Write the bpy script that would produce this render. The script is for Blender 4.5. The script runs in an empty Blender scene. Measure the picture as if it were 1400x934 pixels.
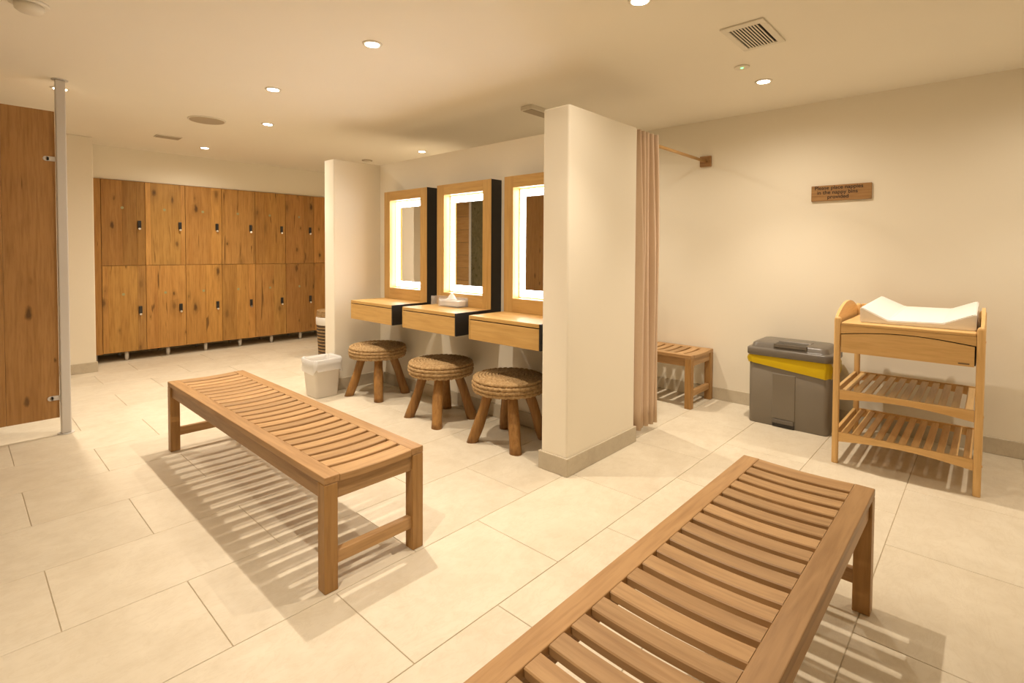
import bpy, bmesh, math, random
from mathutils import Vector, Matrix
random.seed(7)
sc = bpy.context.scene
COL = sc.collection
PI = math.pi

# ------------------------------------------------------------------ camera
yaw, pitch, roll = 0.7465, -0.0282, 0.0056
F = Vector((math.cos(yaw)*math.cos(pitch), math.sin(yaw)*math.cos(pitch), math.sin(pitch)))
r0 = Vector((math.sin(yaw), -math.cos(yaw), 0)); u0 = r0.cross(F)
rv = r0*math.cos(roll) + u0*math.sin(roll)
uv = -r0*math.sin(roll) + u0*math.cos(roll)
cam = bpy.data.cameras.new('camera'); camo = bpy.data.objects.new('camera', cam); COL.objects.link(camo)
cam.sensor_width = 36; cam.lens = 708.26*36/1400; cam.shift_y = -(467-363.8)/1400; cam.clip_start = 0.02
M = Matrix((rv, uv, -F)).transposed().to_4x4(); M.translation = Vector((0, 0, 1.28))
camo.matrix_world = M
sc.camera = camo

# ------------------------------------------------------------------ world, exposure, lamp settings
w = bpy.data.worlds.new('world'); sc.world = w; w.use_nodes = True
w.node_tree.nodes['Background'].inputs[0].default_value = (1, .8, .55, 1)
w.node_tree.nodes['Background'].inputs[1].default_value = 0.0
sc.view_settings.view_transform = 'Standard'; sc.view_settings.look = 'None'
sc.view_settings.gamma = 1; sc.view_settings.use_curve_mapping = False
sc.view_settings.exposure = 0.35
LAMP_COL = (1.0, 0.872, 0.715)
BEAM_W = 55.0     # main beam of each downlight
SPILL_W = 36.0    # wide spill of each downlight
BAND = 11.0

# room sizes (metres)
CEIL = 2.434; PART = 2.107
XR = 4.52; XL = -1.65; YF = -1.6; YB = 7.78
LOCK_Y = 7.256

# ------------------------------------------------------------------ materials
MATS = {}
def newmat(name):
    m = bpy.data.materials.new(name); m.use_nodes = True; MATS[name] = m
    nt = m.node_tree; return m, nt, nt.nodes['Principled BSDF']
def N(nt, t, **kw):
    n = nt.nodes.new(t)
    for k, v in kw.items(): setattr(n, k, v)
    return n
def math_(nt, op, a, b=None, c=None):
    n = N(nt, 'ShaderNodeMath', operation=op)
    for i, v in enumerate((a, b, c)):
        if v is None: continue
        if isinstance(v, (int, float)): n.inputs[i].default_value = v
        else: nt.links.new(v, n.inputs[i])
    return n.outputs[0]
def mix(nt, fac, a, b, blend='MIX'):
    n = N(nt, 'ShaderNodeMix', data_type='RGBA', blend_type=blend)
    for s, v in ((n.inputs[0], fac), (n.inputs[6], a), (n.inputs[7], b)):
        if isinstance(v, (int, float)): s.default_value = v
        elif isinstance(v, tuple): s.default_value = v if len(v) == 4 else (*v, 1)
        else: nt.links.new(v, s)
    return n.outputs[2]
def ramp(nt, fac, stops):
    n = N(nt, 'ShaderNodeValToRGB'); e = n.color_ramp.elements
    while len(e) < len(stops): e.new(0.5)
    for el, (p, c) in zip(e, stops):
        el.position = p; el.color = (*c, 1) if len(c) == 3 else c
    nt.links.new(fac, n.inputs[0]); return n.outputs[0]
def coords(nt, scale=(1, 1, 1), rnd=True):
    tc = N(nt, 'ShaderNodeTexCoord'); v = tc.outputs['Object']
    if rnd:
        oi = N(nt, 'ShaderNodeObjectInfo')
        cb = N(nt, 'ShaderNodeCombineXYZ')
        for i, k in enumerate((37.0, 53.0, 71.0)):
            nt.links.new(math_(nt, 'MULTIPLY', oi.outputs['Random'], k), cb.inputs[i])
        ad = N(nt, 'ShaderNodeVectorMath', operation='ADD')
        nt.links.new(v, ad.inputs[0]); nt.links.new(cb.outputs[0], ad.inputs[1]); v = ad.outputs[0]
    mp = N(nt, 'ShaderNodeMapping'); mp.inputs['Scale'].default_value = scale
    nt.links.new(v, mp.inputs[0]); return mp.outputs[0]
def noise(nt, vec, scale, detail=4, rough=.55, dist=0.0):
    n = N(nt, 'ShaderNodeTexNoise'); n.inputs['Scale'].default_value = scale
    n.inputs['Detail'].default_value = detail; n.inputs['Roughness'].default_value = rough
    n.inputs['Distortion'].default_value = dist
    nt.links.new(vec, n.inputs['Vector']); return n.outputs['Fac']
def bump(nt, bsdf, h, strength=.2, dist=.002):
    b = N(nt, 'ShaderNodeBump'); b.inputs['Strength'].default_value = strength; b.inputs['Distance'].default_value = dist
    nt.links.new(h, b.inputs['Height']); nt.links.new(b.outputs[0], bsdf.inputs['Normal'])
def plain(name, col, rough=.5, metal=0.0, spec=.5, bumps=None):
    m, nt, b = newmat(name)
    b.inputs['Base Color'].default_value = (*col, 1); b.inputs['Roughness'].default_value = rough
    b.inputs['Metallic'].default_value = metal; b.inputs['Specular IOR Level'].default_value = spec
    if bumps: bump(nt, b, noise(nt, coords(nt, rnd=False), bumps[0], 3), bumps[1], .001)
    return m
def wood(name, light, mid, dark, axis, rough=.45, knots=0.0, cracks=0.0, fine=1.0, tone=.16, usecolor=False, band=9.0, face=(0,)):
    m, nt, b = newmat(name)
    s = [1, 1, 1]; s[axis] = .07
    v = coords(nt, tuple(s))
    big = noise(nt, v, band, 3, .5, 1.2)
    fin = noise(nt, v, 70*fine, 4, .6)
    c = ramp(nt, big, [(.30, mid), (.5, light), (.72, mid)])
    c = mix(nt, math_(nt, 'MULTIPLY', ramp(nt, fin, [(.45, (0, 0, 0)), (.75, (1, 1, 1))]), .55), c, dark)
    oi = N(nt, 'ShaderNodeObjectInfo')
    t = math_(nt, 'MULTIPLY_ADD', oi.outputs['Random'], tone, 1 - tone/2)
    hs = N(nt, 'ShaderNodeHueSaturation'); nt.links.new(t, hs.inputs['Value']); nt.links.new(c, hs.inputs['Color']); c = hs.outputs[0]
    if usecolor: c = mix(nt, 1.0, c, oi.outputs['Color'], 'MULTIPLY')
    if knots > 0:
        # 2-D cells on the board face: u across the grain, v along it
        v0 = coords(nt); sx = N(nt, 'ShaderNodeSeparateXYZ'); nt.links.new(v0, sx.inputs[0])
        cb2 = N(nt, 'ShaderNodeCombineXYZ'); ua = face[0]
        nt.links.new(sx.outputs[ua], cb2.inputs[0]); nt.links.new(math_(nt, 'MULTIPLY', sx.outputs[axis], .42), cb2.inputs[1])
        v2 = cb2.outputs[0]
        vo = N(nt, 'ShaderNodeTexVoronoi', voronoi_dimensions='2D'); vo.inputs['Scale'].default_value = 5.5
        nt.links.new(v2, vo.inputs['Vector'])
        sep = N(nt, 'ShaderNodeSeparateColor'); nt.links.new(vo.outputs['Color'], sep.inputs[0])
        wob = math_(nt, 'MULTIPLY_ADD', noise(nt, v2, 26, 3), .20, math_(nt, 'SUBTRACT', vo.outputs['Distance'], .085))
        wob = math_(nt, 'DIVIDE', wob, math_(nt, 'MULTIPLY_ADD', sep.outputs[1], .95, .45))
        gate = math_(nt, 'GREATER_THAN', sep.outputs[0], 1 - knots)
        halo = math_(nt, 'MULTIPLY', ramp(nt, wob, [(.05, (1, 1, 1)), (.30, (0, 0, 0))]), gate)
        core = math_(nt, 'MULTIPLY', math_(nt, 'MULTIPLY', ramp(nt, wob, [(.05, (1, 1, 1)), (.115, (0, 0, 0))]), gate), math_(nt, 'MULTIPLY_ADD', sep.outputs[2], .8, .25))
        c = mix(nt, math_(nt, 'MULTIPLY', halo, .55), c, mid if not usecolor else tuple(x*.55 for x in mid))
        c = mix(nt, math_(nt, 'MULTIPLY', core, .8), c, tuple(x*.28 for x in dark))
    if cracks > 0:
        s3 = [1, 1, 1]; s3[axis] = .09
        v3 = coords(nt, tuple(s3))
        ck = noise(nt, v3, 13, 3, .6, .6)
        ckm = ramp(nt, ck, [(.70 - .05*cracks, (0, 0, 0)), (.735 - .05*cracks, (1, 1, 1))])
        c = mix(nt, math_(nt, 'MULTIPLY', ckm, .75), c, tuple(x*.4 for x in dark))
    nt.links.new(c, b.inputs['Base Color'])
    b.inputs['Roughness'].default_value = rough; b.inputs['Specular IOR Level'].default_value = .35
    bump(nt, b, fin, .12, .0008)
    return m

def paint(name, col):
    m, nt, b = newmat(name)
    v = coords(nt, rnd=False)
    n1 = noise(nt, v, 1.1, 3); n2 = noise(nt, v, 160, 2)
    c = mix(nt, n1, tuple(x*.975 for x in col), tuple(min(1, x*1.02) for x in col))
    nt.links.new(c, b.inputs['Base Color']); b.inputs['Roughness'].default_value = .75
    b.inputs['Specular IOR Level'].default_value = .25
    bump(nt, b, n2, .05, .0006); return m
paint('wall_paint', (.88, .81, .67))
paint('ceiling_paint', (.91, .85, .725))

def stone(name, c1, c2, c3, rough, vein=.35, tone=.05):
    m, nt, b = newmat(name)
    v = coords(nt)
    n1 = noise(nt, v, 2.6, 6, .6, .8); n2 = noise(nt, v, 14, 5, .65); n3 = noise(nt, coords(nt, (1, 2.6, 1)), 5, 5, .7, 1.5)
    c = mix(nt, ramp(nt, n1, [(.35, (0, 0, 0)), (.68, (1, 1, 1))]), c1, c2)
    vn = math_(nt, 'ABSOLUTE', math_(nt, 'SUBTRACT', n3, .5))
    c = mix(nt, math_(nt, 'MULTIPLY', ramp(nt, vn, [(0.0, (1, 1, 1)), (.035, (0, 0, 0))]), vein), c, c3)
    c = mix(nt, math_(nt, 'MULTIPLY', ramp(nt, n2, [(.45, (0, 0, 0)), (.8, (1, 1, 1))]), .35), c, c3)
    oi = N(nt, 'ShaderNodeObjectInfo')
    t = math_(nt, 'MULTIPLY_ADD', oi.outputs['Random'], tone, 1 - tone/2)
    hs = N(nt, 'ShaderNodeHueSaturation'); nt.links.new(t, hs.inputs['Value']); nt.links.new(c, hs.inputs['Color'])
    nt.links.new(hs.outputs[0], b.inputs['Base Color'])
    nt.links.new(math_(nt, 'MULTIPLY_ADD', n2, .25, rough - .12), b.inputs['Roughness'])
    b.inputs['Specular IOR Level'].default_value = .4
    bump(nt, b, n2, .06, .001); return m
stone('floor_stone', (.74, .665, .525), (.655, .575, .44), (.55, .455, .315), .46, .22)
stone('skirting_stone', (.62, .545, .415), (.53, .46, .345), (.45, .37, .265), .5, .3)
stone('green_marble', (.11, .095, .045), (.07, .06, .026), (.22, .19, .11), .3, .6)
plain('grout', (.56, .46, .32), .9)

wood('bench_teak', (.45, .262, .112), (.37, .205, .08), (.24, .12, .042), 1, .42, tone=.26, band=14)
wood('bench_teak_cross', (.49, .295, .130), (.40, .225, .09), (.25, .13, .046), 0, .42, tone=.28, band=14)
wood('bench_teak_up', (.41, .225, .075), (.33, .17, .05), (.21, .10, .028), 2, .42, tone=.16, band=14)  # leg copy of the teak, shaded sides' deeper tone put into the colour
wood('locker_oak', (.52, .28, .078), (.43, .215, .054), (.22, .09, .02), 2, .5, knots=.5, cracks=.9, tone=.10, usecolor=True, band=7)
wood('panel_oak', (.47, .25, .085), (.39, .195, .06), (.23, .105, .028), 2, .5, knots=.45, cracks=.5, tone=.18, band=7)
wood('cladding_oak', (.46, .27, .105), (.40, .225, .08), (.27, .14, .045), 1, .5, knots=.2, tone=.2, face=(2,))
wood('light_oak', (.60, .37, .128), (.53, .31, .096), (.40, .215, .058), 1, .42, tone=.05, band=12)
wood('light_oak_up', (.60, .37, .128), (.53, .31, .096), (.40, .215, .058), 2, .42, tone=.05, band=12)
wood('beech', (.78, .50, .21), (.71, .43, .165), (.56, .32, .105), 1, .38, tone=.08, fine=1.4)
wood('beech_cross', (.78, .50, .21), (.71, .43, .165), (.56, .32, .105), 0, .38, tone=.10, fine=1.4)
wood('beech_up', (.78, .50, .21), (.71, .43, .165), (.56, .32, .105), 2, .38, tone=.06, fine=1.4)
wood('log_wood', (.36, .185, .055), (.28, .13, .035), (.13, .055, .014), 2, .5, cracks=.6, tone=.2, band=18)
wood('sign_wood', (.40, .22, .08), (.31, .16, .055), (.19, .085, .028), 1, .5, tone=0, band=26)
wood('dowel_wood', (.60, .36, .14), (.52, .30, .11), (.36, .19, .06), 0, .4, tone=0)

plain('black_board', (.012, .011, .010), .45)
plain('drawer_shadow', (.02, .014, .008), .8)
plain('white_metal', (.62, .58, .53), .35, .0)
plain('chrome', (.8, .78, .75), .18, 1.0)
plain('lock_black', (.018, .016, .015), .35)
plain('plastic_grey', (.205, .175, .135), .38, bumps=(300, .05))
plain('plastic_lid', (.15, .13, .105), .34)
plain('plastic_dark', (.03, .026, .022), .4)
plain('bin_white', (.72, .67, .60), .45)
plain('foam_white', (.88, .85, .80), .5)
plain('foam_side', (.80, .68, .52), .6)
plain('ceiling_white', (.80, .74, .62), .5)
plain('speaker_grey', (.46, .38, .27), .7)
plain('vent_dark', (.03, .02, .012), .9)
plain('tag_green', (.34, .33, .15), .5)
plain('letter_brown', (.035, .015, .006), .6)
plain('plate_brown', (.20, .13, .07), .4)
plain('wicker_dark', (.10, .065, .035), .7)
plain('paper_white', (.85, .83, .80), .8)
# see-through plastics
def sheet(name, col, trans, rough=.35, alpha=1.0):
    m, nt, b = newmat(name)
    b.inputs['Base Color'].default_value = (*col, 1); b.inputs['Roughness'].default_value = rough
    b.inputs['Transmission Weight'].default_value = trans; b.inputs['Alpha'].default_value = alpha
    b.inputs['IOR'].default_value = 1.3
    return m
sheet('bag_yellow', (.90, .64, .012), .2, .3, .92)
sheet('bag_white', (.90, .89, .87), .3, .3, .68)
sheet('acrylic', (.95, .93, .90), .6, .08, .45)
m, nt, b = newmat('mirror_glass')
b.inputs['Base Color'].default_value = (.80, .80, .76, 1); b.inputs['Metallic'].default_value = 1; b.inputs['Roughness'].default_value = .02
def emit(name, col, strength):
    m, nt, b = newmat(name)
    b.inputs['Base Color'].default_value = (*col, 1)
    b.inputs['Emission Color'].default_value = (*col, 1); b.inputs['Emission Strength'].default_value = strength
emit('led_band', (.96, .97, 1.0), BAND)
emit('lamp_lens', (1.0, .90, .74), 16)
emit('led_green', (.15, 1.0, .25), 3)
# cloth
m, nt, b = newmat('curtain_cloth')
v = coords(nt, (1, 1, .3), False)
c = mix(nt, noise(nt, v, 300, 2), (.61, .445, .305), (.69, .515, .36))
nt.links.new(c, b.inputs['Base Color']); b.inputs['Roughness'].default_value = .9; b.inputs['Specular IOR Level'].default_value = .1
b.inputs['Sheen Weight'].default_value = .2
# straw rope
m, nt, b = newmat('straw_rope')
v = coords(nt, (1, 1, 1))
n1 = noise(nt, v, 55, 4, .7); n2 = noise(nt, v, 220, 3, .6)
c = ramp(nt, n1, [(.30, (.25, .14, .058)), (.5, (.50, .33, .155)), (.68, (.66, .47, .25))])
c = mix(nt, math_(nt, 'MULTIPLY', n2, .5), c, (.26, .14, .055))
nt.links.new(c, b.inputs['Base Color']); b.inputs['Roughness'].default_value = .8; b.inputs['Specular IOR Level'].default_value = .2
bump(nt, b, n2, .5, .002)

# ------------------------------------------------------------------ helpers
LOC = {}
def tag(o, label=None, cat=None, group=None, kind=None):
    if label: o['label'] = label
    if cat: o['category'] = cat
    if group: o['group'] = group
    if kind: o['kind'] = kind
    return o
def wloc(o): return LOC.get(o.name, Vector((0, 0, 0)))
def thing(name, loc, label, cat, group=None, rz=0.0):
    o = bpy.data.objects.new(name, None); COL.objects.link(o); o.empty_display_size = .1
    o.location = loc; o.rotation_euler = (0, 0, rz); LOC[o.name] = Vector(loc)
    return tag(o, label, cat, group)
def link(name, me, mat, parent=None, loc=(0, 0, 0), smooth=False):
    """loc in the frame the thing is built in: world for unrotated things"""
    if mat is not None and not me.materials: me.materials.append(MATS[mat])
    if smooth:
        for p in me.polygons: p.use_smooth = True
    o = bpy.data.objects.new(name, me); COL.objects.link(o)
    L = Vector(loc); LOC[o.name] = L.copy()
    if parent is not None:
        o.parent = parent; o.location = L - wloc(parent)
    else: o.location = L
    return o
def bm_mesh(bm, name='m'):
    bmesh.ops.recalc_face_normals(bm, faces=bm.faces[:])
    me = bpy.data.meshes.new(name); bm.to_mesh(me); bm.free(); return me
def box_bm(dx, dy, dz, bevel=0.0, seg=2):
    bm = bmesh.new(); bmesh.ops.create_cube(bm, size=1.0)
    bmesh.ops.scale(bm, vec=(dx, dy, dz), verts=bm.verts[:])
    if bevel > 0: bmesh.ops.bevel(bm, geom=bm.edges[:], offset=bevel, segments=seg, affect='EDGES', profile=.5)
    return bm
def box(name, x0, x1, y0, y1, z0, z1, mat, parent=None, bevel=0.0, seg=1):
    me = bm_mesh(box_bm(abs(x1-x0), abs(y1-y0), abs(z1-z0), bevel, seg))
    return link(name, me, mat, parent, ((x0+x1)/2, (y0+y1)/2, (z0+z1)/2))
def struct(o): o['kind'] = 'structure'; return o
def cyl(name, c, r, h, mat, parent=None, r2=None, seg=32, axis=2, bevel=0.0, smooth=True):
    """cylinder centred at c, along axis"""
    bm = bmesh.new()
    bmesh.ops.create_cone(bm, cap_ends=True, segments=seg, radius1=r, radius2=r if r2 is None else r2, depth=h)
    if bevel > 0:
        ed = [e for e in bm.edges if abs(e.verts[0].co.z - e.verts[1].co.z) < 1e-6]
        bmesh.ops.bevel(bm, geom=ed, offset=bevel, segments=2, affect='EDGES', profile=.5)
    if axis == 0: bmesh.ops.rotate(bm, verts=bm.verts[:], matrix=Matrix.Rotation(PI/2, 3, 'Y'))
    if axis == 1: bmesh.ops.rotate(bm, verts=bm.verts[:], matrix=Matrix.Rotation(-PI/2, 3, 'X'))
    me = bm_mesh(bm); o = link(name, me, mat, parent, c)
    if smooth:
        for p in me.polygons: p.use_smooth = len(p.vertices) == 4
    return o
def prism(name, pts, axis, a0, a1, mat, parent=None, bevel=0.0):
    """polygon (two other axes, in order) extruded along axis from a0 to a1"""
    bm = bmesh.new()
    def P(p, a):
        q = [0, 0, 0]; k = [i for i in range(3) if i != axis]
        q[k[0]], q[k[1]], q[axis] = p[0], p[1], a; return q
    cx = sum(p[0] for p in pts)/len(pts); cy = sum(p[1] for p in pts)/len(pts); ca = (a0+a1)/2
    lo = [bm.verts.new(P((p[0]-cx, p[1]-cy), a0-ca)) for p in pts]
    hi = [bm.verts.new(P((p[0]-cx, p[1]-cy), a1-ca)) for p in pts]
    bm.faces.new(lo); bm.faces.new(hi); n = len(pts)
    for i in range(n): bm.faces.new((lo[i], lo[(i+1) % n], hi[(i+1) % n], hi[i]))
    if bevel > 0: bmesh.ops.bevel(bm, geom=bm.edges[:], offset=bevel, segments=1, affect='EDGES')
    return link(name, bm_mesh(bm), mat, parent, P((cx, cy), ca))
def grid_mesh(rows, closed=False, capped=False):
    n = len(rows[0]); vs = [v for r in rows for v in r]; fs = []
    for i in range(len(rows)-1):
        for j in range(n if closed else n-1):
            k = (j+1) % n
            fs.append((i*n+j, i*n+k, (i+1)*n+k, (i+1)*n+j))
    if capped:
        fs.append(tuple(range(n-1, -1, -1))); fs.append(tuple(range((len(rows)-1)*n, len(rows)*n)))
    me = bpy.data.meshes.new('m'); me.from_pydata(vs, [], fs); me.update()
    bm = bmesh.new(); bm.from_mesh(me); bmesh.ops.recalc_face_normals(bm, faces=bm.faces[:]); bm.to_mesh(me); bm.free()
    return me
def copy_tree(o, parent=None):
    c = o.copy(); COL.objects.link(c); c.parent = parent
    for ch in o.children: copy_tree(ch, c)
    return c

# ------------------------------------------------------------------ room shell
fl = struct(box('floor', XL-.05, XR+.05, YF-.05, YB+.05, -.06, -.0035, 'grout'))
TX, TY, G = .725, .4845, .0028
full = bm_mesh(box_bm(TX-G, TY-G, .012, .0012, 1)); full.materials.append(MATS['floor_stone'])
k0 = math.floor((YF-1.768)/TY); k1 = math.ceil((YB-1.768)/TY)
for k in range(k0, k1):
    y0, y1 = 1.768 + k*TY, 1.768 + (k+1)*TY
    off = .5955 if k % 2 == 0 else .2275
    for n in range(-5, 8):
        x0, x1 = off + n*TX, off + (n+1)*TX
        if x1 <= XL+.02 or x0 >= XR-.02 or y1 <= YF+.02 or y0 >= YB-.02: continue
        cx0, cx1, cy0, cy1 = max(x0, XL), min(x1, XR), max(y0, YF), min(y1, YB)
        if (cx0, cx1, cy0, cy1) == (x0, x1, y0, y1):
            link('tile', full, None, fl, ((x0+x1)/2, (y0+y1)/2, -.006))
        else:
            box('tile', cx0+G/2, cx1-G/2, cy0+G/2, cy1-G/2, -.012, 0, 'floor_stone', fl, .0012)
struct(box('ceiling', XL-.05, XR+.05, YF-.05, YB+.05, CEIL, CEIL+.08, 'ceiling_paint'))
struct(box('wall_right', XR, XR+.1, YF, YB, 0, CEIL, 'wall_paint'))
struct(box('wall_left', XL-.1, XL, YF, YB, 0, CEIL, 'wall_paint'))
struct(box('wall_front', XL, XR, YF-.1, YF, 0, CEIL, 'wall_paint'))
struct(box('wall_back', XL, XR, YB, YB+.1, 0, CEIL, 'wall_paint'))
struct(box('wall_bulkhead', 1.005, XR, LOCK_Y+.03, YB, 2.068, CEIL, 'wall_paint'))
struct(box('wall_corner', XL, 1.005, 6.833, YB, 0, CEIL, 'wall_paint', None, .008, 2))
struct(box('wall_pillar', 2.352, 3.107, 1.745, 1.933, 0, PART, 'wall_paint', None, .012, 3))
struct(box('wall_vanity', 2.838, 2.96, 1.933, 4.375, 0, PART, 'wall_paint'))
struct(box('wall_pier', 2.352, XR, 4.375, 4.55, 0, PART, 'wall_paint', None, .010, 3))
# skirting: stone strips 9.6 cm high
BH, BT = .105, .012
def skirt(name, x0, x1, y0, y1): struct(box(name, x0, x1, y0, y1, 0.0005, BH, 'skirting_stone', None, .002))
skirt('baseboard_right', XR-BT, XR, YF, YB-.55)
skirt('baseboard_corner', XL, 1.005+BT, 6.833-BT, 6.833)
skirt('baseboard_corner_side', 1.005, 1.005+BT, 6.833, LOCK_Y)
skirt('baseboard_pillar_front', 2.352-BT, 2.352, 1.745-BT, 1.933+BT)
skirt('baseboard_pillar_side', 2.352, 3.107+BT, 1.745-BT, 1.745)
skirt('baseboard_pillar_end', 3.107, 3.107+BT, 1.745, 1.933)
skirt('baseboard_pillar_inner', 2.352, 2.838-BT, 1.933, 1.933+BT)
skirt('baseboard_vanity', 2.838-BT, 2.838, 1.933, 4.375)
skirt('baseboard_pier_front', 2.352-BT, 2.352, 4.375-BT, 4.55+BT)
skirt('baseboard_pier_inner', 2.352, 2.838-BT, 4.375-BT, 4.375)
skirt('baseboard_pier_back', 2.352, XR-BT, 4.55, 4.55+BT)
# cubicle side wall behind the wooden screen (seen only in the mirrors)
ws = struct(box('wall_shower', .0, .09, 4.76, 6.82, 0, 2.2, 'green_marble'))
cl = thing('wall_cladding', (.09, 6.4, 0), None, None); cl['kind'] = 'structure'; cl.name = 'wall_cladding'
z = .02
while z < 2.05:
    box('plank', .0905, .108, 5.985, 6.815, z, z+.196, 'cladding_oak', cl, .002); z += .2
struct(box('trim_1', .0905, .118, 5.955, 5.984, 0.0005, 2.2, 'white_metal', None, .003))

# ------------------------------------------------------------------ downlights (lamps of the room, and one added as fill)
def lathe(name, prof, mat, parent, loc, seg=40, smooth=True):
    rows = [[(r*math.cos(2*PI*j/seg), r*math.sin(2*PI*j/seg), zz) for j in range(seg)] for r, zz in prof]
    return link(name, grid_mesh(rows, True, True), mat, parent, loc, smooth)
def downlight(x, y, label, watt=1.0):
    t = thing('downlight', (x, y, CEIL), label, 'downlight', 'recessed ceiling downlights')
    lathe('trim_ring', [(.036, -.001), (.040, -.006), (.052, -.005), (.055, 0.0005)], 'ceiling_white', t, (x, y, CEIL))
    cyl('lens', (x, y, CEIL-.0055), .0375, .003, 'lamp_lens', t, seg=32)
    for nm, e, ang, bl in (('lamp_beam', BEAM_W, 92, .8), ('lamp_spill', SPILL_W, 166, 1.0)):
        ld = bpy.data.lights.new(nm, 'SPOT'); ld.energy = e*watt; ld.color = LAMP_COL
        ld.spot_size = math.radians(ang); ld.spot_blend = bl; ld.shadow_soft_size = .014
        lo = bpy.data.objects.new(nm, ld); COL.objects.link(lo); lo.parent = t; lo.location = (0, 0, -.012)
    return t
downlight(1.613, 2.564, 'round lit downlight in the ceiling above the near end of the bench facing the stools')
downlight(1.585, 3.810, 'round lit downlight in the ceiling above the far end of the bench facing the stools')
downlight(1.983, 4.890, 'round lit downlight in the ceiling in front of the vanity pier, nearer the round speaker')
downlight(1.963, 6.563, 'round lit downlight in the ceiling close to the lockers', .9)
downlight(3.720, 4.873, 'round lit downlight seen just over the top of the vanity wall')
downlight(3.725, 1.151, 'round lit downlight in the ceiling beside the small sensor with the green light')
downlight(2.159, 1.208, 'round lit downlight in the ceiling above the bench beside the changing table', .8)
downlight(0.548, 4.950, 'round lit downlight half hidden behind the top of the white screen post')
downlight(3.720, 2.560, 'round lit downlight in the ceiling over the curtained cubicle', .8)
downlight(3.725, -.45, 'round lit downlight in the ceiling on the far side of the changing table', .75)
downlight(0.300, 1.208, 'added unseen fill downlight in the ceiling beyond the end of the bench by the table', 1.0)  # added outside the view as fill, continuing the lamp row

# ------------------------------------------------------------------ lockers
tones_u = [(.80, .78, .74), (1.12, 1.12, 1.10), (1.06, 1.04, 1.0), (.98, .98, .95), (.86, .82, .76), (.98, .92, .88), (.95, .9, .85)]  # board tones; second and third columns also carry the lamp scallop's brightness
tones_l = [(.98, .97, .95), (.98, .96, .93), (1.02, .98, .92), (.99, .96, .92), (.96, .95, .92), (.92, .88, .84), (.92, .88, .85)]
split_u = [(.47, .80), (.13, .88), (.70,), (.10, .94), (.30,), (.64,), (.5,)]
split_l = [(.13, .80), (.28,), (.54,), (.42, .78), (.60,), (.50,), (.5,)]
LW = .4095; LX0 = 1.128
ordn = ['beside the end panel', 'second from the end panel', 'third from the end panel', 'fourth from the end panel',
        'fifth from the end panel', 'sixth from the end panel', 'half hidden behind the laundry basket']
for i in range(7):
    x0 = LX0 + i*LW; x1 = x0 + LW
    t = thing('locker', ((x0+x1)/2, LOCK_Y+.25, 0), 'two-door oak locker column with black locks, ' + ordn[i], 'locker', 'oak locker columns along the back wall')
    box('carcass', x0+.001, x1-.001, LOCK_Y+.022, YB-.02, .106, 2.062, 'light_oak_up', t)
    for (za, zb, spl, tone, lz, tz) in ((1.0955, 2.061, split_u[i], tones_u[i], 1.568, 1.752), (.106, 1.0905, split_l[i], tones_l[i], .578, .765)):
        d = box('door', x0+.002, x1-.002, LOCK_Y+.014, LOCK_Y+.021, za, zb, 'light_oak_up', t)
        ed = [0.0] + list(spl) + [1.0]
        for a, bq in zip(ed[:-1], ed[1:]):
            f = 1 + random.uniform(-.17, .17); wd = x1 - x0 - .004
            bd = box('board', x0+.002+a*wd+.0003, x0+.002+bq*wd-.0003, LOCK_Y, LOCK_Y+.0138, za, zb, 'locker_oak', d, .0012)
            bd.color = (tone[0]*f, tone[1]*f*random.uniform(.97, 1.03), tone[2]*f*random.uniform(.94, 1.04), 1)
        lx = x1 - .058
        lk = box('lock', lx-.017, lx+.017, LOCK_Y-.016, LOCK_Y-.0003, lz-.043, lz+.043, 'lock_black', d, .004, 2)
        cyl('lock_knob', (lx, LOCK_Y-.0125, lz-.051), .0125, .024, 'chrome', d, axis=1, seg=16)
        cyl('number_tag', ((x0+x1)/2-.012, LOCK_Y-.0012, tz), .015, .002, 'tag_green', d, axis=1, seg=20)
    cyl('foot', (x0+LW*.5 + .02, LOCK_Y+.055, .053), .017, .1055, 'white_metal', t, r2=.022, seg=20)
    cyl('foot', (x0+LW*.5 + .02, YB-.10, .053), .017, .1055, 'white_metal', t, r2=.022, seg=16)
t = thing('locker_end_panel', (1.095, LOCK_Y+.2, 0), 'narrow oak end panel filling the gap between lockers and wall corner', 'panel')
bd = box('board', 1.021, LX0-.003, LOCK_Y, LOCK_Y+.018, .10, 2.062, 'locker_oak', t, .0012); bd.color = (.88, .84, .78, 1)
box('carcass', 1.04, LX0-.003, LOCK_Y+.0185, LOCK_Y+.45, .10, 2.062, 'light_oak_up', t)
cyl('foot', (1.07, LOCK_Y+.08, .05), .017, .099, 'white_metal', t, r2=.022, seg=16)

# ------------------------------------------------------------------ wooden screen and white post
t = thing('timber_screen', (.0, 4.698, .119), 'tall knotty brown timber cubicle screen hung clear of the floor', 'screen')
edges = [.487, .222, -.045, -.31, -.60, -.86, -1.13, -1.40, -1.64]
for a, bq in zip(edges[1:], edges[:-1]):
    box('board', a+.0004, bq-.0004, 4.690, 4.708, .119, 2.211, 'panel_oak', t, .001)
for zz in (1.889, .257):
    br = box('bracket', .440, .4895, 4.6835, 4.6895, zz-.016, zz+.016, 'white_metal', t, .0028, 2)
    cyl('bracket_lug', (.440, 4.6865, zz), .016, .006, 'white_metal', br, axis=1, seg=20)
    cyl('screw', (.442, 4.6825, zz), .005, .003, 'plate_brown', br, axis=1, seg=12)
t = thing('screen_post', (.519, 4.698, 0), 'white metal post from floor to ceiling at the screen edge', 'post')
box('post', .492, .546, 4.670, 4.726, .006, CEIL-.006, 'white_metal', t, .006, 2)
cyl('floor_flange', (.519, 4.698, .003), .046, .0055, 'white_metal', t, bevel=.0015)
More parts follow.
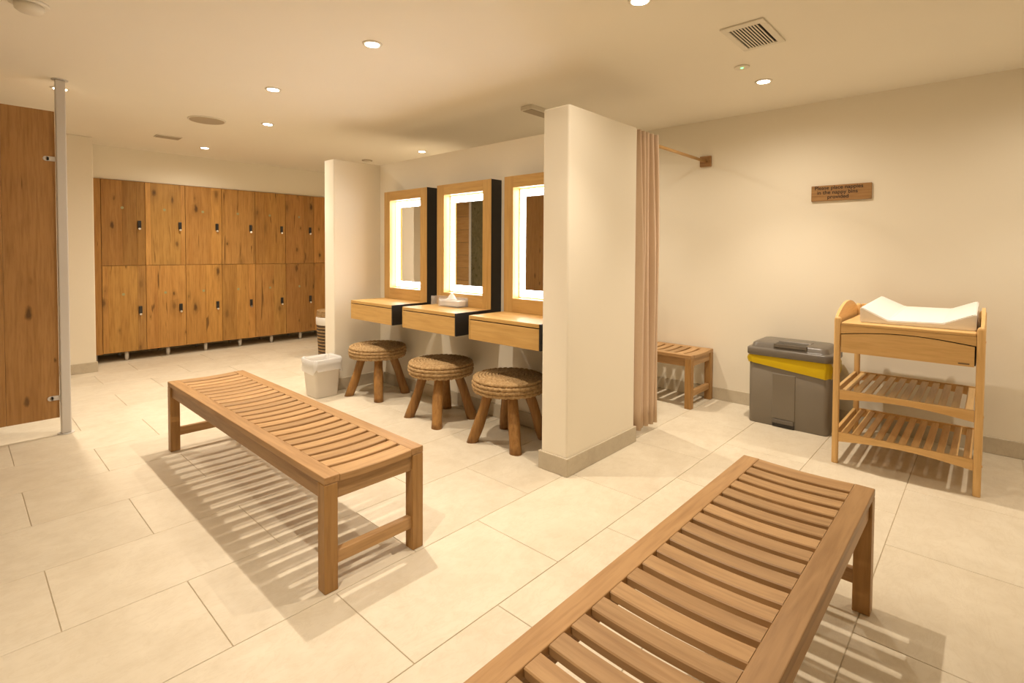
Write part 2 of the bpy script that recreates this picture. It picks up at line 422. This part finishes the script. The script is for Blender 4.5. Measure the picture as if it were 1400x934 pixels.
cyl('ceiling_flange', (.519, 4.698, CEIL-.003), .046, .0055, 'white_metal', t, bevel=.0015)

# ------------------------------------------------------------------ benches (long axis = local Y, origin at floor centre)
BL, BW, BHT = 2.045, .452, .44
def make_bench(label):
    t = thing('slatted_bench', (0, 0, 0), label, 'bench', 'slatted teak benches')
    RW, ER = .062, .082
    hx, hy = BW/2, BL/2
    for s in (-1, 1):
        box('long_rail', s*hx, s*(hx-RW), -hy, hy, BHT-.028, BHT, 'bench_teak', t, .003, 2)
        box('long_apron', s*(hx-.010), s*(hx-.034), -hy+.052, hy-.052, .345, BHT-.0285, 'bench_teak', t, .002)
        box('end_apron', -hx+.052, hx-.052, s*(hy-.010), s*(hy-.034), .345, BHT-.0285, 'bench_teak_cross', t, .002)
        box('stretcher', -hx+.050, hx-.050, s*(hy-.012), s*(hy-.044), .092, .142, 'bench_teak_cross', t, .003)
        for q in (-1, 1):
            box('leg', s*hx, s*(hx-.054), q*hy, q*(hy-.054), 0, BHT-.0285, 'bench_teak_up', t, .0025, 1)
    inner = BW - 2*RW
    def dished(wd, th, depth, wy0):
        bm = bmesh.new(); n = 10; L = inner - .001
        rows = []
        for i in range(n+1):
            x = -L/2 + L*i/n; zt = BHT - .001 - depth*(1 - (2*x/L)**2); e = .003
            rows.append([(x, -wd/2, zt-th), (x, -wd/2, zt-e), (x, -wd/2+e, zt), (x, wd/2-e, zt), (x, wd/2, zt-e), (x, wd/2, zt-th)])
        return grid_mesh(rows, True, True)
    n = 23; ins = BL - 2*ER; sw = .0560; gap = (ins - n*sw)/(n+1)
    sm = dished(sw, .020, .0065, 0); sm.materials.append(MATS['bench_teak_cross'])
    em = dished(ER, .027, .005, 0); em.materials.append(MATS['bench_teak_cross'])
    for s in (-1, 1): link('end_rail', em, None, t, (0, s*(hy-ER/2), 0))
    for i in range(n): link('slat', sm, None, t, (0, -ins/2 + gap + sw/2 + i*(sw+gap), 0))
    return t
b1 = make_bench('long slatted teak bench standing in front of the woven stools')
b2 = copy_tree(b1); b2['label'] = 'long slatted teak bench in the open near the changing table'
b3 = copy_tree(b1); b3['label'] = 'slatted teak bench against the wall behind the gathered curtain'
b1.location = (1.143, 1.783 + BL/2, 0)
b2.location = (2.225 - BL/2, .511, 0); b2.rotation_euler = (0, 0, -PI/2)
b3.location = (4.280, 1.766 + BL/2, 0)

# ------------------------------------------------------------------ vanity units with lit mirrors
VW = .635; VP = .768
vlabel = ['oak wall vanity with drawer and lit mirror next to the pier with the waste bin',
          'oak wall vanity with lit mirror, the one with the tissue holder on it',
          'oak wall vanity with lit mirror, partly hidden by the plastered pillar']
for i in range(3):
    y0 = 3.505 - i*VP; y1 = y0 + VW; XF = 2.3835; XW = 2.8375
    zt, zb = .843, .6815; XM = 2.728; ZT = 1.8185
    t = thing('vanity_unit', (XW, (y0+y1)/2, zb), vlabel[i], 'vanity', 'wall vanities with lit mirrors')
    box('desk_top', XF, XM, y0+.012, y1-.0005, zt-.024, zt, 'light_oak', t, .0015)
    box('drawer_box', XF+.022, XW-.03, y0+.013, y1-.013, zb+.004, zt-.030, 'drawer_shadow', t)
    box('drawer_front', XF, XF+.020, y0+.0125, y1-.013, zb, zt-.031, 'light_oak', t, .0015)
    # black side boards (desk side + mirror side = one L shape)
    Lp = [(XF+.0005, zb), (XW, zb), (XW, ZT), (XM+.001, ZT), (XM+.001, zt), (XF+.0005, zt)]
    prism('side_board', Lp, 1, y0, y0+.0118, 'black_board', t)
    prism('side_board', [(XF+.0005, zb), (XW, zb), (XW, ZT), (XM+.001, ZT), (XM+.001, zt-.0245), (XF+.0005, zt-.0245)], 1, y1-.012, y1, 'light_oak_up', t)
    box('top_board', XM+.001, XW, y0+.012, y1-.0121, ZT-.012, ZT, 'black_board', t)
    # mirror front frame
    fw = .092; ft = .018
    oz0, oz1 = .943, 1.735; oy0, oy1 = y0+fw, y1-fw+.004
    box('frame_stile', XM-.0005, XM+ft, y0+.0005, oy0, zt+.0005, ZT, 'light_oak_up', t, .0008)
    box('frame_stile', XM-.0005, XM+ft, oy1, y1-.0005, zt+.0005, ZT, 'light_oak_up', t, .0008)
    box('frame_rail', XM-.0005, XM+ft, oy0+.0003, oy1-.0003, oz1, ZT, 'light_oak', t, .0008)
    box('frame_rail', XM-.0005, XM+ft, oy0+.0003, oy1-.0003, zt+.0005, oz0, 'light_oak', t, .0008)
    xr = XM+.068
    box('reveal', XM+ft, xr, oy0-.010, oy0, oz0-.01, oz1+.01, 'light_oak_up', t)
    box('reveal', XM+ft, xr, oy1, oy1+.010, oz0-.01, oz1+.01, 'light_oak_up', t)
    box('reveal', XM+ft, xr, oy0+.0003, oy1-.0003, oz1, oz1+.010, 'light_oak', t)
    box('reveal', XM+ft, xr, oy0+.0003, oy1-.0003, oz0-.010, oz0, 'light_oak', t)
    mg = box('mirror_glass', xr, xr+.006, oy0-.01, oy1+.01, oz0-.01, oz1+.01, 'mirror_glass', t)
    # luminous border on the glass
    bw, g0 = .050, .010
    bm = bmesh.new()
    for (ya, yb_, za, zb_) in ((oy0+g0, oy1-g0, oz1-g0-bw, oz1-g0), (oy0+g0, oy1-g0, oz0+g0, oz0+g0+bw), (oy0+g0, oy0+g0+bw, oz0+g0+bw, oz1-g0-bw), (oy1-g0-bw, oy1-g0, oz0+g0+bw, oz1-g0-bw)):
        q = bmesh.ops.create_cube(bm, size=1.0)['verts']
        bmesh.ops.scale(bm, vec=(.0015, yb_-ya, zb_-za), verts=q)
        bmesh.ops.translate(bm, vec=(0, (ya+yb_)/2 - (y0+y1)/2, (za+zb_)/2 - (oz0+oz1)/2), verts=q)
    link('light_border', bm_mesh(bm), 'led_band', mg, (xr-.001, (y0+y1)/2, (oz0+oz1)/2))

# tissue holder
t = thing('tissue_holder', (2.70, 3.11, .843), 'clear acrylic tissue holder with white tissues on the middle vanity top', 'tissue holder')
TZ = .8435
box('base', 2.618, 2.725, 2.985, 3.225, TZ, TZ+.008, 'acrylic', t, .001)
for nm, a in (('side_wall', (2.622, 2.625, 2.990, 3.220)), ('side_wall', (2.718, 2.721, 2.990, 3.220)), ('side_wall', (2.6255, 2.7175, 2.990, 2.993)), ('side_wall', (2.6255, 2.7175, 3.217, 3.220))):
    box(nm, *a, TZ+.0085, TZ+.062, 'acrylic', t)
box('back_panel', 2.7215, 2.7245, 2.985, 3.335, TZ+.0085, TZ+.072, 'acrylic', t)
box('end_panel', 2.640, 2.7210, 3.332, 3.335, TZ+.0005, TZ+.072, 'acrylic', t)
box('tissue_stack', 2.628, 2.714, 3.0, 3.212, TZ+.009, TZ+.050, 'paper_white', t, .004, 2)
rows = []
for i in range(7):
    f = i/6
    rows.append([(2.671 + (.030*(1-f)+.004)*math.cos(a*PI/6)*(1+.3*math.sin(3*a+i)), 3.115 + (.055*(1-f)+.006)*math.sin(a*PI/6)*(1+.25*math.cos(2*a+i)), TZ+.050+.055*f) for a in range(12)])
cx = Vector((2.671, 3.115, TZ+.05))
rows = [[(p[0]-cx.x, p[1]-cx.y, p[2]-cx.z) for p in r] for r in rows]
link('tissue_tuft', grid_mesh(rows, True, True), 'paper_white', t, cx, True)

# ------------------------------------------------------------------ woven stools
def rope_ring(R, r, nb, ph):
    n = max(48, int(R*520)); k = 8; rows = []
    for i in range(n):
        a = 2*PI*i/n; row = []
        for j in range(k):
            p = 2*PI*j/k
            rr = r*(1 + .30*math.sin(nb*a + p*2 + ph) + .05*math.sin(nb*2*a + p))
            q = R + rr*math.cos(p)
            row.append((q*math.cos(a), q*math.sin(a), rr*math.sin(p)))
        rows.append(row)
    rows.append(rows[0])
    me = grid_mesh(rows, True, False)
    bm = bmesh.new(); bm.from_mesh(me); bmesh.ops.remove_doubles(bm, verts=bm.verts[:], dist=1e-6); bm.to_mesh(me); bm.free()
    return me
def make_stool(label):
    t = thing('woven_stool', (0, 0, 0), label, 'stool', 'round woven stools on log legs')
    R = .250; rr = .0135
    seat = lathe('seat', [(R-.040, .346), (R-.026, .356), (R-.018, .372), (R-.018, .416), (R-.034, .430), (R-.08, .434)], 'straw_rope', t, (0, 0, 0))
    for q in range(4):
        zz = .357 + q*.0235; Rq = R - rr - (.006 if q in (0, 3) else 0)
        link('rope_coil', rope_ring(Rq, rr, int(Rq*150), q*1.7), 'straw_rope', seat, (0, 0, zz), True)
    k = 0; Rq = R - .036
    while Rq > .02:
        link('rope_coil', rope_ring(Rq, .0125, int(Rq*150)+2, k*1.1), 'straw_rope', seat, (0, 0, .4345 + .002*min(k, 3)), True); Rq -= .0225; k += 1
    for q in range(4):
        a = PI/4 + q*PI/2 + random.uniform(-.12, .12); rows = []; n = 9; ph = random.uniform(0, 6)
        bx, by = math.cos(a), math.sin(a)
        for i in range(n):
            f = i/(n-1); zz = .352*(1-f); d = .125 + .120*f + .003*math.sin(f*5+ph)
            rad = .035 + .005*f + .002*math.sin(f*9+ph)
            row = []
            for j in range(14):
                p = 2*PI*j/14; rj = rad*(1 + .06*math.sin(3*p+ph+f*4))
                row.append((bx*d + rj*math.cos(p) + .003*math.sin(f*4+ph), by*d + rj*math.sin(p), zz))
            rows.append(row)
        cxx, cyy = bx*.18, by*.18
        rows = [[(v[0]-cxx, v[1]-cyy, v[2]) for v in r] for r in rows]
        link('leg', grid_mesh(rows, True, True), 'log_wood', t, (cxx, cyy, 0), True)
    return t
s1 = make_stool('round woven rope stool on log legs beside the white waste bin')
s2 = copy_tree(s1); s2['label'] = 'round woven rope stool below the vanity with the tissue holder'
s3 = copy_tree(s1); s3['label'] = 'round woven rope stool partly behind the plastered pillar'
s1.location = (2.562, 3.995, 0); s1.rotation_euler = (0, 0, .25)
s2.location = (2.534, 3.081, 0); s2.rotation_euler = (0, 0, -.02)
s3.location = (2.545, 2.378, 0); s3.rotation_euler = (0, 0, .16)

# ------------------------------------------------------------------ white waste bin with liner bag
t = thing('waste_bin', (2.205, 4.325, 0), 'small white plastic waste bin with clear liner bag beside the pier', 'waste bin')
def rsq(h, zz, rad, k=6, wob=0.0, ph=0.0, hy=None):
    out = []; hy = h if hy is None else hy
    for ci, (sx, sy) in enumerate(((1, 1), (-1, 1), (-1, -1), (1, -1))):
        for j in range(k+1):
            a = ci*PI/2 + j*PI/2/k
            x = sx*(h-rad) + rad*math.cos(a); y = sy*(hy-rad) + rad*math.sin(a)
            m_ = 1 + wob*math.sin(a*7+ph) + wob*.6*math.sin(a*17+2*ph)
            out.append((x*m_, y*m_, zz + wob*.35*math.sin(a*11+ph)))
    return out
rows = [rsq(.080, .004, .02), rsq(.098, .0005, .022), rsq(.1005, .012, .022), rsq(.122, .285, .024), rsq(.126, .286, .026), rsq(.127, .300, .026), rsq(.121, .300, .024), rsq(.097, .020, .02)]
link('bucket', grid_mesh(rows, True, True), 'bin_white', t, (2.205, 4.325, 0), True)
rows = []
for zz, h, wv in ((.235, .133, .020), (.262, .1305, .016), (.30, .131, .010), (.328, .132, .016), (.338, .124, .02), (.322, .112, .03), (.22, .100, .02)):
    row = rsq(h, zz, .03, 8, wv, zz*60)
    if zz < .25 and h > .12: row = [(p[0], p[1], p[2] + .022*math.sin(q*.55+1) + .008*math.sin(q*1.9)) for q, p in enumerate(row)]
    rows.append(row)
link('liner_bag', grid_mesh(rows, True, False), 'bag_white', t, (2.205, 4.325, 0), True)

# ------------------------------------------------------------------ wicker laundry basket behind the pier
t = thing('laundry_basket', (3.145, 5.885, 0), 'tall wicker laundry basket with white liner behind the pier', 'basket')
BC = Vector((3.145, 5.885, 0))
lathe('basket_core', [(.155, .004), (.158, .008), (.180, .44), (.180, .445)], 'plastic_dark', t, BC)
for q in range(22):
    zz = .018 + q*.0195; R = .158 + .024*zz/.44
    link('weave_ring', rope_ring(R, .0085, 40, q*PI), 'straw_rope' if q % 2 else 'wicker_dark', t, BC + Vector((0, 0, zz)), True)
lathe('liner', [(.186, .385), (.1935, .39), (.1955, .462), (.190, .476), (.17, .478)], 'foam_white', t, BC)
for q in range(4):
    link('rim_coil', rope_ring(.176-.002*q, .012, 44, q), 'straw_rope', t, BC + Vector((0, 0, .489+q*.019)), True)
lathe('lid', [(.165, .478), (.165, .548), (.02, .556)], 'straw_rope', t, BC)

# ------------------------------------------------------------------ curtain and rod
t = thing('curtain_rod', (XR, 1.835, 2.085), 'thin wooden curtain rod with square wall bracket', 'curtain rod')
RZ = 2.078
cyl('rod', ((3.12+XR-.02)/2, 1.858, RZ), .0125, XR-.022-3.121, 'dowel_wood', t, axis=0, seg=20)
box('bracket', XR-.026, XR-.0005, 1.812, 1.908, RZ-.045, RZ+.045, 'sign_wood', t, .002)
box('bracket', 3.1075, 3.121, 1.826, 1.896, RZ-.038, RZ+.026, 'sign_wood', t, .002)
rows = []; nu, nz = 150, 14
for i in range(nz+1):
    f = i/nz; zz = 2.112 - f*(2.112-.055); row = []
    for j in range(nu+1):
        s = j/nu; wgt = min(1, .55+f*1.2)
        x = 3.150 + (.315 + .012*f)*s + .010*math.sin(s*2*PI*5.5+1.2)*wgt
        y = (.036 + .012*math.sin(s*9+1))*math.sin(s*2*PI*5.5)*wgt + .006*math.sin(f*5+s*12)
        row.append((x-3.31, y, zz-1.08))
    rows.append(row)
cu = link('curtain', grid_mesh(rows), 'curtain_cloth', None, (3.31, 1.785, 1.08), True)
tag(cu, 'pinkish beige curtain gathered at the end of the pillar', 'curtain')
so = cu.modifiers.new('thick', 'SOLIDIFY'); so.thickness = .0025

# ------------------------------------------------------------------ changing table
X0, X1, Y0, Y1 = 3.640, 4.335, .012, .694
t = thing('changing_table', (3.99, .353, 0), 'beech baby changing table with drawer and two slatted shelves', 'changing table')
PW = .034
def post(x, y, h):
    rows = []
    for zz, s in ((0, .94), (.004, 1), (h-.016, 1), (h-.006, .82), (h, .45)):
        rows.append([(p[0], p[1], zz) for p in rsq(PW/2*s, 0, .011*s, 4)])
    link('leg', grid_mesh(rows, True, True), 'beech_up', t, (x, y, 0), True)
for x in (X0+PW/2, X1-PW/2):
    for y in (Y0+PW/2, Y1-PW/2): post(x, y, .895 if x < 4 else .93)
yi0, yi1 = Y0+PW+.001, Y1-PW-.001
xi0, xi1 = X0+PW+.001, X1-PW-.001
# top and rails
box('top_board', X0+.006, X1-.036, yi0, yi1, .845, .862, 'beech', t, .004, 2)
ap = [(yi0, .8445), (yi1, .8445), (yi1, .795)]
for i in range(1, 13):
    f = i/12; ap.append((yi1 + (yi0-yi1)*f, .795 + .026*math.sin(PI*f)))
prism('front_rail', ap, 0, X0+.006, X0+.024, 'beech', t)
dp = [(yi0+.006, .683), (yi1-.003, .683)]
for i in range(0, 13):
    f = i/12; dp.append((yi1-.003 + (yi0+.006-yi1+.003)*f, .790 + .026*math.sin(PI*f)))
dr = prism('drawer', dp, 0, X0+.003, X0+.021, 'beech', t)
box('drawer_tray', X0+.022, X1-.05, yi0+.0008, yi1-.0008, .687, .782, 'drawer_shadow', dr)
box('name_plate', X0+.0015, X0+.003, .072, .118, .693, .700, 'plate_brown', dr)
for y in (Y0, Y1-.018):
    sp = [(xi0, .690), (xi1, .690)]
    n = 14
    for i in range(n+1):
        f = i/n; x = xi1 + (xi0-xi1)*f
        sp.append((x, .885 + .020*(1-f) + .075*math.sin(PI*min(1, max(0, f)))**.8))
    prism('side_board', sp, 1, y+.004, y+.020, 'beech_cross', t, .003)
    for zz in (.425, .163): box('side_rail', xi0, xi1, y, y+.018, zz-.024, zz+.026, 'beech_cross', t, .002)
box('back_board', X1-.030, X1-.012, yi0, yi1, .690, .930, 'beech', t, .004, 2)
for zlo, zhi in ((.391, .452), (.134, .192)):
    for xa in (X0+.008, X1-.026):
        fp = [(yi0, zhi), (yi1, zhi), (yi1, zlo)]
        for i in range(1, 13):
            f = i/12; fp.append((yi1 + (yi0-yi1)*f, zlo + .026*math.sin(PI*f)))
        prism('shelf_rail', fp, 0, xa, xa+.018, 'beech', t)
    nS = 11; wS = .034; gS = (yi1-yi0-.012 - nS*wS)/(nS-1)
    for i in range(nS):
        ya = yi0 + .006 + i*(wS+gS)
        box('shelf_slat', X0+.0265, X1-.0265, ya, ya+wS, zhi-.020, zhi-.006, 'beech_cross', t, .0015)
for zz in (.425, .163, .82):
    cyl('screw_cap', (X0+PW/2, Y0-.0015, zz), .0065, .003, 'beech_up', t, axis=1, seg=12)
# changing mat
xa, xb = 3.735, 4.298
fr = [(.578, .953), (.437, .886), (.188, .894), (.050, .953)]
bk = [(.548, .990), (.410, .931), (.176, .935), (.050, .987)]
rows = []
prof = lambda P, z0: [(P[0][0], z0), P[0], (P[0][0]-.012, P[0][1]), P[1], P[2], (P[3][0]+.012, P[3][1]), P[3], (P[3][0], z0)]
pa, pb = prof(fr, .8625), prof(bk, .8625)
vs = [(xa-4.0, p[0]-.31, p[1]-.8625) for p in pa] + [(xb-4.0, p[0]-.31, p[1]-.8625) for p in pb]
n = len(pa); fs = [tuple(range(n)), tuple(range(2*n-1, n-1, -1))] + [(i, (i+1) % n, n+(i+1) % n, n+i) for i in range(n)]
me = bpy.data.meshes.new('m'); me.from_pydata(vs, [], fs)
bm = bmesh.new(); bm.from_mesh(me); bmesh.ops.recalc_face_normals(bm, faces=bm.faces[:])
bmesh.ops.bevel(bm, geom=bm.edges[:], offset=.005, segments=2, affect='EDGES'); bm.to_mesh(me); bm.free()
me.materials.append(MATS['foam_white'])
mo = link('changing_mat', me, None, None, (4.0, .31, .8625))
tag(mo, 'white wipeable foam changing mat with raised ends on the table', 'mat')

# ------------------------------------------------------------------ grey pedal bin with yellow bag
GX, GY = 4.285, 1.072
t = thing('pedal_bin', (GX, GY, 0), 'large grey pedal bin with yellow bag under its lid', 'waste bin')
hx, hy = .178, .268
rows = [rsq(hx-.02, .004, .03, 6, hy=hy-.02), rsq(hx-.006, .0005, .034, 6, hy=hy-.004), rsq(hx-.004, .008, .036, 6, hy=hy-.002), rsq(hx, .505, .04, 6, hy=hy), rsq(hx-.01, .512, .034, 6, hy=hy-.01)]
link('body', grid_mesh(rows, True, True), 'plastic_grey', t, (GX, GY, 0), True)
def ring_sheet(zts, zbs, off):
    rows = []
    base = rsq(hx, 0, .042, 8, hy=hy)
    for f in (0, .25, .5, .75, 1):
        row = []
        for q, p in enumerate(base):
            s = (p[1]+hy)/(2*hy)   # 0 at the table end, 1 at the cubicle end
            zb = .405 + .05*s + .005*math.sin(q*.9) - .020*math.exp(-((s-.35)/.25)**2)
            zt = .512
            zz = zt + (zb-zt)*f
            o = off + .010*math.sin(PI*f)**.5*(1+.6*math.sin(q*2.3+f*3)) + (.006 if f == 1 else 0)
            L = math.hypot(p[0], p[1]); row.append((p[0]*(1+o/L), p[1]*(1+o/L), zz))
        rows.append(row)
    return grid_mesh(rows, True, False)
bg = link('yellow_bag', ring_sheet(0, 0, .0045), 'bag_yellow', t, (GX, GY, 0), True); bg['label'] = 'bright yellow plastic bag'
rows = [rsq(hx-.01, .514, .04, 8, hy=hy-.01), rsq(hx+.013, .514, .05, 8, hy=hy+.014), rsq(hx+.016, .520, .05, 8, hy=hy+.017), rsq(hx+.016, .560, .05, 8, hy=hy+.017), rsq(hx+.010, .568, .05, 8, hy=hy+.011),
        rsq(hx-.004, .568, .045, 8, hy=hy-.004), rsq(hx-.010, .575, .045, 8, hy=hy-.010), rsq(hx-.016, .600, .045, 8, hy=hy-.018), rsq(hx-.032, .612, .045, 8, hy=hy-.036)]
lid = link('lid', grid_mesh(rows, True, True), 'plastic_lid', t, (GX, GY, 0), True)
box('lid_handle_recess', GX-.172, GX-.05, GY-.115, GY+.085, .588, .6135, 'plastic_dark', lid, .003)
box('lid_handle', GX-.176, GX-.150, GY-.125, GY+.095, .585, .6135, 'plastic_lid', lid, .004, 2)
box('lid_flap', GX-.05, GX+.03, GY-.125, GY+.095, .606, .6165, 'plastic_lid', lid, .003)
box('front_panel', GX-hx-.0035, GX-hx+.006, 1.015, 1.166, .060, .392, 'plastic_grey', t, .002)
pd = box('pedal', GX-hx-.016, GX-hx+.01, 1.020, 1.160, .030, .058, 'plastic_lid', t, .004, 2)
box('pedal_recess', GX-hx-.003, GX-hx+.008, 1.017, 1.163, .002, .029, 'plastic_dark', t)

# ------------------------------------------------------------------ wall sign
t = thing('wall_sign', (XR, .836, 1.734), 'small wooden sign asking for nappies in the nappy bins', 'sign')
sg = box('sign_board', XR-.020, XR-.0005, .643, 1.029, 1.676, 1.792, 'sign_wood', t, .002)
dg = bpy.context.evaluated_depsgraph_get()
def lettering(body, yc, zb, size):
    cu_ = bpy.data.curves.new('txt', 'FONT'); cu_.body = body; cu_.size = size; cu_.align_x = 'CENTER'; cu_.extrude = .0004
    cu_.offset = .0006
    to = bpy.data.objects.new('txt', cu_); COL.objects.link(to)
    bpy.context.view_layer.update(); d2 = bpy.context.evaluated_depsgraph_get()
    me = bpy.data.meshes.new_from_object(to.evaluated_get(d2)); bpy.data.objects.remove(to)
    for v in me.vertices:
        x, y, zz = v.co; v.co = (-zz, -x, y)
    me.materials.clear(); me.materials.append(MATS['letter_brown'])
    return link('lettering', me, None, t, (XR-.0208, yc, zb))
lettering('Please place nappies', .850, 1.7615, .0385)
lettering('in the nappy bins', .858, 1.7265, .0385)
lettering('provided', .852, 1.692, .0385)

# ------------------------------------------------------------------ ceiling fittings
t = thing('air_vent', (2.908, .953, CEIL), 'rectangular slotted air vent in the ceiling', 'vent')
vx0, vx1, vy0, vy1 = 2.759, 3.057, .8775, 1.028
box('vent_backing', vx0-.003, vx1+.003, vy0-.003, vy1+.003, CEIL-.002, CEIL-.0003, 'vent_dark', t)
for a in ((vx0-.045, vx0, vy0-.032, vy1+.032), (vx1, vx1+.03, vy0-.032, vy1+.032), (vx0, vx1, vy0-.032, vy0), (vx0, vx1, vy1, vy1+.032)):
    box('vent_frame', *a, CEIL-.010, CEIL-.0003, 'ceiling_white', t, .002)
ns = 10; pt = (vy1-vy0)/ns
for i in range(ns-1):
    y = vy0 + pt*(i+1); box('slat', vx0+.001, vx1-.001, y-.0036, y+.0036, CEIL-.010, CEIL-.0075, 'ceiling_white', t)
t = thing('motion_sensor', (3.35, 1.165, CEIL), 'small flat ceiling sensor with a green indicator light', 'sensor')
cyl('sensor_plate', (3.35, 1.165, CEIL-.004), .045, .0075, 'ceiling_white', t, bevel=.002)
cyl('indicator', (3.347, 1.163, CEIL-.009), .008, .003, 'led_green', t, seg=16)
t = thing('ceiling_speaker', (1.56, 5.148, CEIL), 'large round ceiling speaker with grey-beige grille', 'speaker')
lathe('rim', [(.150, 0.0003), (.150, -.006), (.140, -.009), (.135, -.004)], 'ceiling_white', t, (1.56, 5.148, CEIL-.0004))
cyl('grille', (1.56, 5.148, CEIL-.0085), .136, .003, 'speaker_grey', t, seg=40)
t = thing('extract_valve', (1.523, 6.213, CEIL), 'flat ceiling extract grille near the lockers', 'vent')
box('frame', 1.413, 1.633, 6.143, 6.283, CEIL-.008, CEIL-.0004, 'ceiling_white', t, .002)
for i in range(5): box('louvre', 1.423, 1.623, 6.153+i*.0245, 6.153+i*.0245+.019, CEIL-.0125, CEIL-.0085, 'speaker_grey', t)
t = thing('smoke_detector', (.265, 3.345, CEIL), 'round ceiling detector above the floor in front of the timber screen', 'detector')
lathe('detector_base', [(.075, 0), (.075, -.008), (.068, -.011)], 'ceiling_white', t, (.265, 3.345, CEIL-.0004))
lathe('detector_dome', [(.055, 0), (.052, -.022), (.040, -.032), (.01, -.034)], 'ceiling_white', t, (.265, 3.345, CEIL-.0116))
t = thing('smoke_detector', (3.617, 5.874, CEIL), 'round ceiling disc above the corridor beyond the vanity pier', 'detector')
lathe('detector_base', [(.066, 0), (.066, -.008), (.060, -.011)], 'speaker_grey', t, (3.617, 5.874, CEIL-.0004))
lathe('detector_dome', [(.045, 0), (.042, -.014), (.01, -.018)], 'ceiling_white', t, (3.617, 5.874, CEIL-.0116))
t = thing('ceiling_box', (3.28, 2.76, CEIL), 'shallow rectangular ceiling box over the curtained cubicle by the pillar', 'fitting')
box('housing', 3.10, 3.46, 2.665, 2.785, CEIL-.034, CEIL-.0004, 'ceiling_white', t, .003)
box('cover', 3.112, 3.448, 2.677, 2.773, CEIL-.038, CEIL-.0343, 'speaker_grey', t, .001)
